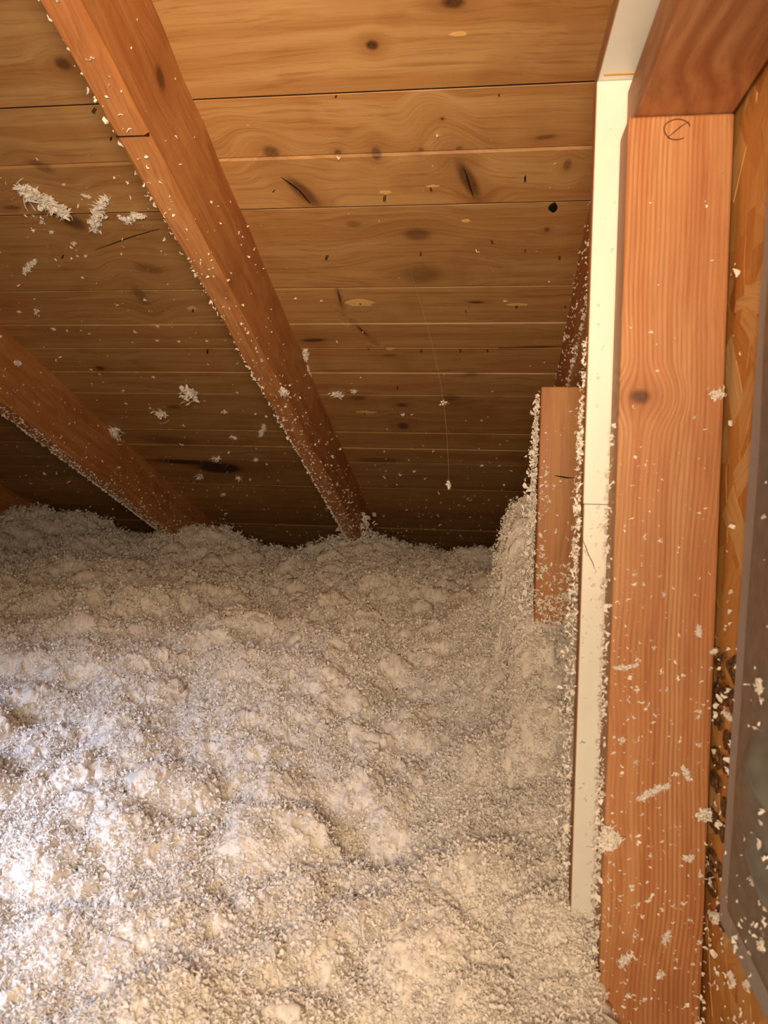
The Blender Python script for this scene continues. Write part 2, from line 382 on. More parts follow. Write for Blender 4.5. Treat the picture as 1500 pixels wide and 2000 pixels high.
# round knot with a slot on the post, drawn in grooves
kx = at_y(1322, 253, YP); bm = bmesh.new()
def groove(pts, wd, name, parent, closed=False):
    bm = bmesh.new(); n_ = len(pts); A = []; B = []
    for i, p in enumerate(pts):
        q0 = pts[(i-1) % n_ if closed else max(i-1, 0)]; q1 = pts[(i+1) % n_ if closed else min(i+1, n_-1)]
        d = np.array([q1[0]-q0[0], q1[1]-q0[1]]); d = d/(np.linalg.norm(d)+1e-9); nn = np.array([-d[1], d[0]])*wd*(1 if closed else (0.3 if i in (0, n_-1) else 1))
        A.append(bm.verts.new((p[0]+nn[0], -0.0003, p[1]+nn[1]))); B.append(bm.verts.new((p[0]-nn[0], -0.0003, p[1]-nn[1])))
    for i in range(n_ if closed else n_-1):
        k = (i+1) % n_; bm.faces.new((A[i], A[k], B[k], B[i]))
    ex = bmesh.ops.extrude_face_region(bm, geom=list(bm.faces))
    for v in [e for e in ex['geom'] if isinstance(e, bmesh.types.BMVert)]: v.co.y = 0.001
    bmesh.ops.recalc_face_normals(bm, faces=bm.faces)
    me = bpy.data.meshes.new(name); bm.to_mesh(me); bm.free(); return me
rk = 0.0095; RINGM = plain('knot_bark', S(98, 54, 28), 0.8)
o = link('knot_ring', groove([(rk*math.cos(q)*(1+.06*math.sin(3*q)), rk*.82*math.sin(q)) for q in np.linspace(0.2, 5.4, 26)], 0.00042, 'knot_ring', post), RINGM, post)
o.location = (kx[0]-pc, 0, kx[2]-zt); tag(o, 'dark round outline of a knot')
o = link('knot_slot', groove([(-0.0075, -0.0068), (-0.002, -0.002), (0.003, 0.0022), (0.0088, 0.0058)], 0.00042, 'knot_slot', post), RINGM, post); o.location = (kx[0]-pc, 0, kx[2]-zt)
# white faced boards standing just behind the frame
YW = YP + 0.040
wl = at_y(1140, 985, YW)[0]; wr = pr; zs = at_y(1160, 985, YW)[2]; zk = at_y(1195, 157, YW)[2]
def faced(name, x0, x1, y0, y1, z0, z1, face, label, loc):
    t_ = 0.0012; L = np.array(loc)
    e = link(name, box(x0-L[0], x1-L[0], y0-L[1], y1-L[1], z0-L[2], z1-L[2], 0.0008, name), EDGE_M, M=Matrix.Translation(loc)); tag(e, label, 'board')
    if face == 'front': me = box(x0-L[0]+.0006, x1-L[0], y0-t_-L[1], y0+.0004-L[1], z0-L[2], z1-L[2], 0.0004, 'white_face')
    else: me = box(x0-L[0]+.0006, x1-L[0], y0-L[1], y1-L[1], z0-t_-L[2], z0+.0004-L[2], 0.0004, 'white_face')
    tag(link('white_face', me, WHITE_M, e), 'smooth white facing')
    return e
zbot = -0.60
wlow = faced('faced_board', wl, wr, YW+.0014, YW+.018, zbot, zs-.0002, 'front', 'lower white-faced strip beside the post, sunk in insulation at its foot', (wl, YW, zbot))
wup = faced('faced_board', wl-.0006, wr, YW+.0016, YW+.018, zs+.0002, zk, 'front', 'upper white-faced strip beside the post, clean and bright below the corner', (wl, YW, zs))
zwh = zk + .0016
whd = faced('faced_board', wl, wr, YP-0.80, YW+.018, zwh, zwh+.017, 'under', 'white-faced board overhead in the top right corner, above the header', (wl, YW, zwh))
p0 = at_y(1180, 152, YW); o = link('rust_stain', box(0, 0.030, -0.010, -0.0075, -0.0018, -0.0008, 0.0003, 'stain'), STAIN, whd); o.location = (0.004, 0, 0); tag(o, 'orange-brown stain line')
hp = [(1136, 1050), (1144, 1068), (1150, 1085), (1157, 1098), (1162, 1112)]
q = [at_y(x, y, YW) for x, y in hp]
o = link('hairline_crack', groove([(a[0]-wl, a[2]-zbot) for a in q], 0.0003, 'hairline', wlow), CRACK, wlow)
# planed stub board behind the white strip
YS = 1.00
sl_ = at_y(1053, 900, YS)[0]; stop = at_y(1095, 755, YS)[2]
stub = link('stub_board', box(0, 0.089, 0, 0.030, -0.62-stop, 0, 0.0015, 'stub'), STUB_M, M=Matrix.Translation((sl_, YS, stop)))
tag(stub, 'short orange-brown upright board behind the white strip, its foot buried in insulation', 'board')
q = [at_y(x, y, YS) for x, y in ((1083, 929), (1095, 931), (1108, 933), (1122, 934))]
o = link('dark_scratch', groove([(a[0]-sl_, a[2]-stop) for a in q], 0.0009, 'scratch', stub), CRACK, stub)

# ------------------------------------------------------------------ strand-board wall at the right, behind it the gap
XW = pr + 0.0035
osb_base = wood('strandboard', S(224, 166, 94), S(208, 142, 70), S(166, 98, 42), 2, 40, [], rough=0.55, tint=0.02)
n = NT('strand'); oi = n.n('ShaderNodeObjectInfo'); t = n.n('ShaderNodeTexCoord')
cr = n.n('ShaderNodeValToRGB'); n.set(cr.inputs[0], oi.outputs['Random'])
cr.color_ramp.elements[0].color = S(186, 114, 56); cr.color_ramp.elements[1].color = S(246, 206, 146)
for p_, c_ in ((0.15, S(214, 146, 74)), (0.45, S(228, 168, 94)), (0.7, S(234, 176, 104)), (0.88, S(240, 190, 122))):
    e_ = cr.color_ramp.elements.new(p_); e_.color = c_
gv = n.vmath('MULTIPLY', t.outputs['Object'], (300, 300, 14)); g = n.noise(gv, 1.5, 3)
n.set(n.b.inputs['Base Color'], n.mix(n.math('MULTIPLY', n.rng(g, .4, .7), .3), cr.outputs[0], S(150, 86, 36))); n.b.inputs['Roughness'].default_value = 0.5
n.bump(g, 0.3, 0.0006); STRAND = n.m
wallr = link('wall_right', box(0, 0.012, -0.62, 0.10, -0.72, 0.62, 0, 'osb'), osb_base, M=Matrix.Translation((XW+.0016, YP, 0)))
tag(wallr, 'strand board wall sheet to the right of the post', None, kind='structure')
tm = []
for k in range(9):
    r = np.random.default_rng(60+k); L = r.uniform(.022, .055); W = r.uniform(.007, .018); N_ = 5
    top = [(W*r.uniform(.55, 1.05), L*s_) for s_ in np.linspace(-1, 1, N_)]; bot = [(-W*r.uniform(.55, 1.05), L*s_*r.uniform(.9, 1.0)) for s_ in np.linspace(1, -1, N_)]
    m_ = prism(top+bot, 0, -0.0002, 0.0014, 'strand'); m_.materials.append(STRAND); tm.append(m_)
for k in range(260):
    o = link('strand', tm[k % 9], None, wallr); yy = RNG.uniform(-0.22, 0.02); zz = RNG.uniform(-0.56, 0.52)
    o.location = (-RNG.uniform(0.0, 0.0002), yy, zz); o.rotation_euler = (RNG.normal()*0.75, 0.0, 0.0)
# worn black ink stamp, lettering turned on its side
n = NT('worn_ink'); t = n.n('ShaderNodeTexCoord'); f = n.noise(t.outputs['Object'], 260, 3)
n.set(n.b.inputs['Base Color'], n.mix(n.rng(f, .38, .6), S(58, 42, 26), S(128, 86, 42))); n.b.inputs['Roughness'].default_value = 0.8; INK = n.m
def stamp(txt, px, py, size, sx):
    c_ = bpy.data.curves.new('stamp', 'FONT'); c_.body = txt; c_.size = size; c_.extrude = 0.0006; c_.offset = 0.0006; c_.space_character = 1.15; c_.align_x = 'LEFT'
    o_ = bpy.data.objects.new('tmp', c_); COL.objects.link(o_); dg = bpy.context.evaluated_depsgraph_get(); dg.update()
    me_ = bpy.data.meshes.new_from_object(o_.evaluated_get(dg)); bpy.data.objects.remove(o_)
    p_ = at_x(px, py, XW)
    me_.transform(Matrix(((0, 0, -1, 0), (0, 1, 0, 0), (-sx, 0, 0, 0), (0, 0, 0, 1))))   # reads downwards on the wall
    o_ = link('ink_stamp', me_, INK, wallr); o_.location = (-0.0020, p_[1]-YP, p_[2]); tag(o_, 'worn black ink lettering running down the board')
    return o_
stamp('A88 0S 8 00', 1417, 1276, 0.032, 1.05)
stamp('AB 83 88 3 0', 1440, 1280, 0.032, 1.05)
for (px_, w_) in ((1405, .0012),):
    a = at_x(px_, 1265, XW); b_ = at_x(px_-8, 1350, XW)
    o = link('ink_line', box(-.0020, -.001, -w_, w_, b_[2]-a[2], 0, 0, 'ink_line'), INK, wallr); o.location = (-0.0002, a[1]-YP, a[2])

# ------------------------------------------------------------------ galvanised metal panel on the wall
ye = at_x(1446, 1300, XW)[1]; zb = at_x(1433, 1830, XW)[2]
n = NT('galvanised'); t = n.n('ShaderNodeTexCoord'); f = n.noise(t.outputs['Object'], 90, 3); v = n.n('ShaderNodeTexVoronoi'); n.set(v.inputs['Vector'], t.outputs['Object']); v.inputs['Scale'].default_value = 70
n.set(n.b.inputs['Base Color'], n.mix(v.outputs['Distance'], S(150, 146, 140), S(128, 124, 118))); n.b.inputs['Metallic'].default_value = 0.45
n.set(n.b.inputs['Roughness'], n.rng(f, .3, .7,   .36, .52)); GALV = n.m
FLG = plain('zinc_flange', S(186, 180, 180), 0.6, metal=0.3, noise=0.15, spec=0.4)
pa = at_x(1447, 1300, XW); pb = at_x(1486, 720, XW); tilt = math.atan2(-(pb[1]-pa[1]), pb[2]-pa[2])
ye = pa[1] + (zb-pa[2])*(pb[1]-pa[1])/(pb[2]-pa[2])
panel = empty('metal_panel', (XW, ye, zb)); panel.rotation_euler[0] = tilt*0.0 + math.atan2(-(pb[1]-pa[1]), pb[2]-pa[2])*1.0; tag(panel, 'grey galvanised metal panel on the wall at the right edge of the view', 'metal panel')
NY, NZ = 110, 260; Yv = np.linspace(-0.36, -0.016, NY); Zv = np.linspace(0.016, 0.95, NZ); A, B = np.meshgrid(Yv, Zv, indexing='ij')
dist = np.minimum(-0.016-A, B-0.016)
Xv = -0.0025 - 0.0032*sstep(0, 0.010, dist) - 0.0022*np.sin(B*19+A*30)*sstep(0, .03, dist) - 0.0014*np.sin(B*41+2-A*22)*sstep(0, .03, dist)
def ridge(px0, py0, px1, py1, h, w_):
    q0 = at_x(px0, py0, XW-.006); q1 = at_x(px1, py1, XW-.006); a0 = np.array([q0[1]-ye, q0[2]-zb]); a1 = np.array([q1[1]-ye, q1[2]-zb]); d_ = a1-a0; L_ = np.linalg.norm(d_); d_ = d_/L_
    t_ = (A-a0[0])*d_[0] + (B-a0[1])*d_[1]; e_ = np.abs((A-a0[0])*d_[1] - (B-a0[1])*d_[0])
    return h*np.exp(-(e_/w_)**2)*sstep(-.02, .01, t_)*sstep(L_+.02, L_-.01, t_)
Xv = Xv - ridge(1474, 1440, 1500, 1530, .011, .008) - ridge(1474, 1620, 1510, 1730, .010, .007)
Av = A + 0.0016*np.sin(B*34)*sstep(-0.06, -0.012, A)
V = np.stack([Xv, Av, B], -1).reshape(-1, 3); ii = np.arange(NY*NZ).reshape(NY, NZ)
Q = np.stack([ii[:-1, :-1], ii[1:, :-1], ii[1:, 1:], ii[:-1, 1:]], -1).reshape(-1, 4)
sh = link('sheet', np_mesh('sheet', V, Q), GALV, panel); sm = sh.modifiers.new('thick', 'SOLIDIFY'); sm.thickness = 0.0012; sm.offset = 0
fl = link('flange', box(-.0035, -.0019, -0.026, 0.0, 0, 0.95, .0005, 'flange'), FLG, panel); tag(fl, 'pale grey folded edge of the panel')
link('flange', box(-.0035, -.0019, -0.36, -0.0262, 0, 0.022, .0005, 'flange'), FLG, panel)

# ------------------------------------------------------------------ floor and eave wall that hold the insulation
fl_ = link('floor', box(-3.4, 0.62, 0.36, 3.45, -0.78, -0.73, 0, 'floor'), DRY); tag(fl_, 'attic floor under the insulation', kind='structure')
wb = link('wall_back', box(-3.4, 0.62, 3.30, 3.34, -0.73, -0.37, 0, 'eave'), FELT_AND_SHADE); tag(wb, 'dark eave end beyond the insulation', kind='structure')

# ------------------------------------------------------------------ loose fill insulation
def height(X, Y):
    z = np.interp(Y, [.3, .55, .66, .9, 1.15, 1.4, 1.9, 2.2, 2.45, 2.7, 3.3], [-.46, -.425, -.392, -.335, -.292, -.262, -.247, -.232, -.225, -.33, -.42])
    far = sstep(1.4, 2.4, Y)
    z += far*np.interp(X, [-1.9, -1.45, -1.1, -.95, -.62, -.45, -.1, .1], [.045, .075, .035, .045, -.01, .015, .005, .0])
    z += 0.040*vnoise(X*4.5+3, Y*4.0, 1) + 0.042*vnoise(X*9, Y*9, 2) + 0.030*vnoise(X*22, Y*22, 3) + far*0.05*vnoise(X*6+2, Y*5, 4)
    # bank against the stub board and in front of it
    bank = sstep(-.05, .06, X - 0.03*vnoise(X*18, Y*18, 5))*sstep(.80, .97, Y + .05*vnoise(X*18, Y*18, 8))*(1-sstep(1.35, 1.75, Y))
    z = z + bank*np.interp(Y, [.8, .97, 1.05, 1.2, 1.4, 1.7], [.0, .12, .17, .24, .20, 0])*(0.35+0.65*sstep(.02, .06, X+.012*vnoise(X*40, Y*40, 71)))
    lip = np.exp(-((X-(wl-.006))/.014)**2)*sstep(.50, .60, Y)*(1-sstep(.66, .70, Y)); z = z + 0.018*lip
    z = z - 0.055*np.exp(-((X-.030)/.016)**2 - ((Y-.66)/.035)**2)
    z = np.where((X > pl-.004), z - 0.5*sstep(YP+.05, YP+.02, Y)*sstep(pl-.004, pl+.006, X), z)
    return z
NS, NYI = 920, 740
s_ = np.linspace(-1.20, 0.26, NS); yv = 0.40*np.exp(np.linspace(0, math.log(3.28/0.40), NYI))
Yg, Sg = np.meshgrid(yv, s_, indexing='ij'); Xg = Sg*Yg
Zg = height(Xg, Yg)
# nodules of flock: three sizes of rounded grains, pushed along the local slope's normal
wx = Xg + 0.020*vnoise(Xg*60, Yg*60, 21) + 0.006*vnoise(Xg*200, Yg*200, 23); wy = Yg + 0.020*vnoise(Xg*60+9, Yg*60, 22) + 0.006*vnoise(Xg*200, Yg*200+3, 24) + 0.35*(Zg)
n1 = np.sqrt(np.clip(1-worley(wx/0.026, wy/0.026, 31)**2*1.3, 0, 1)); n2 = np.sqrt(np.clip(1-worley(wx/0.012+5, wy/0.012, 32)**2*1.3, 0, 1)); n3 = 1-worley(wx/0.0052, wy/0.0052+7, 33)
dsp = 0.018*n1*(0.5+vnoise(Xg*30, Yg*30, 40)) + 0.010*n2*(0.6+vnoise(Xg*50, Yg*50, 44)) + 0.0042*n3 + 0.005*vnoise(Xg*330, Yg*330, 41) + 0.005*vnoise(Xg*160, Yg*160, 42)
pit = sstep(0.30, 0.42, vnoise(Xg*55, Yg*55, 51))*sstep(.1, .35, vnoise(Xg*140, Yg*140, 52)); dsp -= 0.026*pit
gy = np.gradient(Zg, axis=0)/np.gradient(Yg, axis=0); gx = np.gradient(Zg, axis=1)/np.gradient(Xg, axis=1)
nl = np.sqrt(gx**2+gy**2+1)
lat = 0.006*np.minimum(1, Yg)
Vg = np.stack([Xg - gx/nl*dsp + lat*vnoise(Xg*120, Yg*120, 61), Yg - gy/nl*dsp + lat*vnoise(Xg*120+4, Yg*120, 62), Zg + dsp/nl], -1)
ii = np.arange(NS*NYI).reshape(NYI, NS); Q = np.stack([ii[:-1, :-1], ii[:-1, 1:], ii[1:, 1:], ii[1:, :-1]], -1).reshape(-1, 4)
ins = link('loose_fill_insulation', np_mesh('insulation', Vg.reshape(-1, 3), Q), INSUL)
tag(ins, 'deep bed of fluffy white loose-fill insulation covering the attic floor', 'insulation', kind='stuff')

# shreds: short curled tapering strands, batched into one mesh
def shreds(P, Nn, L, W, lift, rng, flat=0.55):
    m = len(P); rv = rng.normal(size=(m, 3)); t_ = rv - (rv*Nn).sum(1, keepdims=True)*Nn; t_ /= np.linalg.norm(t_, axis=1, keepdims=True)+1e-9
    d = t_ + Nn*(lift*rng.random((m, 1))); d /= np.linalg.norm(d, axis=1, keepdims=True)
    rv = rng.normal(size=(m, 3)); b = rv - (rv*d).sum(1, keepdims=True)*d; b /= np.linalg.norm(b, axis=1, keepdims=True)+1e-9
    c = np.cross(d, b); k = rng.uniform(-1.1, 1.1, (m, 1)); K = 5; prof = np.array([.25, .85, 1.0, .8, .2]); out = []
    for i, s in enumerate(np.linspace(-.5, .5, K)):
        ctr = P + L[:, None]*(s*d*1.0 + k*(s*s-.12)*b) + Nn*(L[:, None]*lift*0.25)
        pk = W[:, None]*prof[i]*rng.uniform(.45, 1.45, (m, 1)); ctr = ctr + W[:, None]*.5*rng.normal(size=(m, 1))*c
        for q in (0, 2.094, 4.189):
            out.append(ctr + pk*rng.uniform(.6, 1.5, (m, 1))*(math.cos(q)*b + flat*math.sin(q)*c))
    V = np.stack(out, 1)                                   # m, 15, 3
    f = []
    for i in range(K-1):
        for q in range(3): f.append((i*3+q, i*3+(q+1) % 3, (i+1)*3+(q+1) % 3, (i+1)*3+q))
    Q = (np.arange(m)[:, None, None]*15 + np.array(f)[None]).reshape(-1, 4)
    return V.reshape(-1, 3), Q
def shred_obj(name, P, Nn, L, W, lift, label, cat, mat=FLOCK, seed=1, kind='stuff', group=None):
    V, Q = shreds(np.asarray(P, float), np.asarray(Nn, float), np.asarray(L, float), np.asarray(W, float), lift, np.random.default_rng(seed))
    c = V.mean(0); o = link(name, np_mesh(name, V-c, Q, False), mat, M=Matrix.Translation(c)); tag(o, label, cat, group, kind); return o
# loose fibres lying on the bed
M_ = 38000; sy = 0.44*np.exp(RNG.random(M_)*math.log(2.8/.44)); sx = RNG.uniform(-1.05, .2, M_)*sy
sx = np.concatenate([sx, RNG.uniform(-.05, .14, 5000), RNG.uniform(0, pl-.012, 2600)]); sy = np.concatenate([sy, RNG.uniform(.75, 1.45, 5000), RNG.uniform(.47, .72, 2600)])   # steep banks need more
keep = ~((sx > pl-.012) & (sy < YP+.05)); sx, sy = sx[keep], sy[keep]
iy = np.clip((np.log(sy/0.40)/math.log(3.28/0.40)*(NYI-1)).round().astype(int), 0, NYI-1); ix = np.clip(((sx/sy+1.20)/1.46*(NS-1)).round().astype(int), 0, NS-1)
PP = Vg[iy, ix]
pv = []; pq = []; pid = []; off_ = 0; KP = 10
for k in range(KP):                                        # ten kinds of small tuft, kept in the same mesh and set out by the nodes
    r = np.random.default_rng(700+k); m1, m2 = 10, 9
    P = np.concatenate([r.normal(size=(m1, 3))*.0034, r.normal(size=(m2, 3))*.0028]); Nn = r.normal(size=(m1+m2, 3)); Nn /= np.linalg.norm(Nn, axis=1, keepdims=True)
    L = np.concatenate([r.uniform(.003, .0075, m1), r.uniform(.0022, .0045, m2)]); W = np.concatenate([r.uniform(.00025, .0005, m1), r.uniform(.0009, .0018, m2)])
    V, Q = shreds(P, Nn, L, W, .5, r); pv.append(V); pq.append(Q+off_); pid += [k]*len(V); off_ += len(V)
npt = len(PP); pv.append(PP); pid += [-1]*npt
me = np_mesh('flock', np.concatenate(pv), np.concatenate(pq), False)
def attr(nm, typ, fld, data):
    a_ = me.attributes.new(nm, typ, 'POINT'); a_.data.foreach_set(fld, np.asarray(data).ravel())
tot_ = len(me.vertices); z_ = tot_-npt
attr('pid', 'INT', 'value', np.array(pid, np.int32)); attr('kind_id', 'INT', 'value', np.concatenate([np.zeros(z_), RNG.integers(0, KP, npt)]).astype(np.int32))
attr('turn', 'FLOAT_VECTOR', 'vector', np.concatenate([np.zeros((z_, 3)), RNG.uniform(0, 6.283, (npt, 3))]).astype(np.float32))
attr('size', 'FLOAT', 'value', np.concatenate([np.ones(z_), RNG.uniform(.6, 1.6, npt)*np.interp(sy, [.5, 1, 2.5], [.85, 1.0, 1.7])]).astype(np.float32))
ng = bpy.data.node_groups.new('set_out_flock', 'GeometryNodeTree'); ng.interface.new_socket('Geometry', in_out='INPUT', socket_type='NodeSocketGeometry'); ng.interface.new_socket('Geometry', in_out='OUTPUT', socket_type='NodeSocketGeometry')
gi = ng.nodes.new('NodeGroupInput'); go = ng.nodes.new('NodeGroupOutput'); lk = ng.links.new
def named(nm, typ): nd = ng.nodes.new('GeometryNodeInputNamedAttribute'); nd.data_type = typ; nd.inputs['Name'].default_value = nm; return nd.outputs[0]
def pick(val):
    cp = ng.nodes.new('FunctionNodeCompare'); cp.data_type = 'INT'; cp.operation = 'EQUAL'
    ia = [i for i in cp.inputs if i.type == 'INT']; lk(named('pid', 'INT'), ia[0]); ia[1].default_value = val
    sg = ng.nodes.new('GeometryNodeSeparateGeometry'); sg.domain = 'POINT'; lk(gi.outputs[0], sg.inputs[0]); lk(cp.outputs[0], sg.inputs['Selection']); return sg.outputs[0]
jn = ng.nodes.new('GeometryNodeJoinGeometry')
for k in range(KP-1, -1, -1):
    g2i = ng.nodes.new('GeometryNodeGeometryToInstance'); lk(pick(k), g2i.inputs[0]); lk(g2i.outputs[0], jn.inputs[0])
m2p = ng.nodes.new('GeometryNodeMeshToPoints'); lk(pick(-1), m2p.inputs[0])
iop = ng.nodes.new('GeometryNodeInstanceOnPoints'); lk(m2p.outputs[0], iop.inputs['Points']); lk(jn.outputs[0], iop.inputs['Instance']); iop.inputs['Pick Instance'].default_value = True
lk(named('kind_id', 'INT'), iop.inputs['Instance Index']); lk(named('turn', 'FLOAT_VECTOR'), iop.inputs['Rotation']); lk(named('size', 'FLOAT'), iop.inputs['Scale']); lk(iop.outputs[0], go.inputs[0])
fib = link('insulation_fibre', me, FLOCK); md = fib.modifiers.new('flock', 'NODES'); md.node_group = ng
tag(fib, 'loose curled fibres lying all over the bed of white insulation', 'insulation', kind='stuff')
M_ = 800; sy = 0.5*np.exp(RNG.random(M_)*math.log(3.0)); sx = RNG.uniform(-.7, .12, M_)*sy; hz = height(sx, sy)
P = np.stack([sx, sy, hz+.013], -1); Nn = np.tile([0, 0, 1.0], (M_, 1)); L = RNG.uniform(.002, .005, M_)
shred_obj('debris_shade_speck', P, Nn, L, L*.35, 0.6, 'tiny grey-brown specks of debris and painted pit shade scattered on the white insulation', 'debris', SPECK, seed=6)  # brown specks also paint in the shade of small pits in the bed

# ------------------------------------------------------------------ flakes stuck to the surfaces
def D2W(P): P = np.asarray(P); return np.stack([P[:, 0], CS*P[:, 1] + SS*P[:, 2], -SS*P[:, 1] + CS*P[:, 2] + Z0], -1)
DN = np.array([0, -SS, -CS])
def sizes(n_, a, b, rng): L = a*(b/a)**(rng.random(n_)**1.6); return L, L*rng.uniform(.16, .34, n_)
# on the roof boards
rg = np.random.default_rng(8); n_ = 9000; y_ = rg.uniform(150, 1095, n_); x_ = rg.uniform(-40, 1130, n_)
C = np.array([deck_at(a, b) for a, b in zip(x_, y_)])
left = C[:, 0] < XM
dens = np.where(left, np.interp(y_, [150, 300, 380, 600, 850, 950, 1060], [.004, .03, .085, .085, .10, .22, .45]), np.interp(y_, [150, 450, 700, 880, 950, 1060], [.003, .010, .022, .07, .22, .5]))
dens = np.where(left & (x_ > 60) & (x_ < 260) & (y_ > 380) & (y_ < 520), dens*1.8, dens)
k = rg.random(n_) < dens; C = C[k]; L, W = sizes(len(C), .0025, .0105, rg); L *= np.interp(C[:, 1], [1, 2.4], [.75, 1.25]); W = L*rg.uniform(.16, .34, len(L))
C[:, 2] = -0.0012
shred_obj('insulation_flake', D2W(C), np.tile(DN, (len(C), 1)), L, W, .7, 'sprinkling of tiny white insulation flakes stuck to the pine roof boards', 'insulation', seed=9)
# on the rafters: lower face, lower edges, sides
def rafter_flakes(xr, v0, v1, nb, ne, ns, seed, label, crust):
    r = np.random.default_rng(seed); P = []; N_ = []; LL = []
    def vv(m, pw): return v0 + (v1-v0)*r.random(m)**pw
    v = vv(nb, crust); P.append(np.stack([xr - r.random(nb)*RW, v, np.full(nb, -RH-.0012)], -1)); N_.append(np.tile(DN, (nb, 1))); LL.append(.002+.005*r.random(nb)**1.6)
    v = vv(ne, crust); P.append(np.stack([xr - RW + r.normal(size=ne)*.0015, v, -RH + .004*r.random(ne)], -1)); N_.append(np.tile((DN*.5+np.array([-.85, 0, 0])), (ne, 1))); LL.append(.0025+.0065*r.random(ne)**1.5)
    v = vv(ns, crust*.85); P.append(np.stack([np.full(ns, xr+.0012), v, -RH*(r.random(ns)**.55)], -1)); N_.append(np.tile([1.0, 0, 0], (ns, 1))); LL.append(.002+.006*r.random(ns)**1.7)
    P = D2W(np.concatenate(P)); L = np.concatenate(LL); N_ = np.concatenate(N_); N_ /= np.linalg.norm(N_, axis=1, keepdims=True)
    return shred_obj('insulation_flake', P, N_, L, L*r.uniform(.18, .36, len(L)), .8, label, 'insulation', seed=seed)
rafter_flakes(XM, 0.62, 2.75, 520, 560, 300, 31, 'white insulation flakes crusting the middle rafter, thickest at its lower end', .5)
rafter_flakes(XL, 1.3, 2.75, 1100, 900, 300, 32, 'white insulation flakes crusting the underside of the left rafter', .8)
rafter_flakes(XR+RW, 1.1, 2.2, 200, 420, 20, 33, 'white insulation flakes on the dim rafter behind the white strip', 1.0)
rafter_flakes(XL-.61, 1.8, 2.7, 500, 400, 250, 34, 'white insulation flakes on the dark far rafter at the left edge', .9)
r = np.random.default_rng(35); n_ = 260; v = 1.1 + 1.0*r.random(n_); P = np.stack([np.full(n_, XR-.0012), v, -RH*r.random(n_)], -1); L = r.uniform(.003, .008, n_)
shred_obj('insulation_flake', D2W(P), np.tile([-1.0, 0, 0], (n_, 1)), L, L*.25, .7, 'white insulation flakes on the side of the dim rafter above the stub board', 'insulation', seed=36)
# lump where the middle rafter meets the bed
n_ = 420; v = 2.50 + .22*r.random(n_); P = np.stack([XM - RW*.5 + .03*r.normal(size=n_), v, -RH*(.35 + .75*r.random(n_))], -1); L = r.uniform(.008, .022, n_)
shred_obj('insulation_clump', D2W(P), np.tile(DN, (n_, 1)), L, L*.3, 1.0, 'fluffy white insulation gathered around the foot of the middle rafter', 'insulation', seed=37)

def wallscatter(boxes, Y, nrm, seed, label, lo, hi, xplane=None, lift=.7, wr_=(.18, .36)):
    """boxes: (x0,x1,y0,y1,count) read off the picture and laid on the plane Y (or X = xplane)"""
    r = np.random.default_rng(seed); P = []
    for x0, x1, y0, y1, m in boxes:
        for _ in range(m):
            a, b = r.uniform(x0, x1), r.uniform(y0, y1)
            x_ = a + (1100-b)*0.033
            P.append(at_y(x_, b, Y) if xplane is None else at_x(x_, b, xplane))
    P = np.array(P); L, W = sizes(len(P), lo, hi, r); W = L*r.uniform(*wr_, len(P))
    return shred_obj('insulation_flake', P + np.array(nrm)*0.001, np.tile(nrm, (len(P), 1)).astype(float), L, W, lift, label, 'insulation', seed=seed+1)
FRONT = [0, -1.0, 0]
wallscatter([(1200, 1400, 300, 900, 22), (1200, 1260, 850, 1300, 46), (1230, 1400, 900, 1300, 38), (1195, 1270, 1250, 2000, 150), (1250, 1400, 1250, 1600, 70), (1250, 1400, 1600, 2030, 120)],
            YP, FRONT, 41, 'small white flakes stuck to the face of the timber post', .0013, .0058)
# side of the post and edges of the white strip
r = np.random.default_rng(43); n_ = 480; z = zt - .22 - (zt-.22-(-.44))*r.random(n_)**.6; P = np.stack([np.full(n_, pl-.001), YP + .04*r.random(n_), z], -1); L, W = sizes(n_, .0025, .0085, r)
shred_obj('insulation_flake', P, np.tile([-1.0, 0, 0], (n_, 1)), L, W, .8, 'white flakes packed along the post\'s side next to the white strip', 'insulation', seed=44)
n_ = 1400; z = -.42 + (.13+.42)*r.random(n_)**2.0; P = np.stack([wl-.001-.007*np.abs(r.normal(size=n_))*np.interp(z, [-.45, -.25, 0, .25], [1.1, .9, .3, .05]), YW + .002 + .018*r.random(n_), z], -1); L, W = sizes(n_, .002, .0078, r)
shred_obj('insulation_flake', P, np.tile([-1.0, -.3, 0], (n_, 1)), L, W, .8, 'fluffy white fringe of insulation along the left edge of the white strip', 'insulation', seed=46)
wallscatter([(1144, 1180, 985, 1040, 16), (1140, 1190, 1040, 1300, 40), (1138, 1188, 1300, 1800, 30), (1135, 1190, 1780, 1850, 110), (1146, 1184, 250, 980, 14)], YW-.0012, FRONT, 47, 'few white flakes stuck to the white strip', .0014, .005)
# stub board: face and left side
wallscatter([(1056, 1130, 800, 1130, 46), (1050, 1066, 900, 1130, 60), (1046, 1140, 1160, 1320, 620), (1046, 1130, 1100, 1200, 110), (1095, 1135, 1120, 1260, 160), (1044, 1130, 1250, 1420, 300)], YS, FRONT, 49, 'white flakes clinging to the face of the stub board', .0025, .0085)
n_ = 1900; z = stop - .004 - (stop+.30)*r.random(n_)**.75; th = np.interp(z, [-.25, -.08, 0.02, stop], [.020, .012, .006, .002]); P = np.stack([sl_-.001-th*np.abs(r.normal(size=n_))*.7, YS + .002+.03*r.random(n_), z], -1); L, W = sizes(n_, .003, .0105, r)
shred_obj('insulation_flake', P, np.tile([-1.0, -.2, 0], (n_, 1)), L, W, .8, 'thick white fringe of insulation on the left side of the stub board', 'insulation', seed=52)
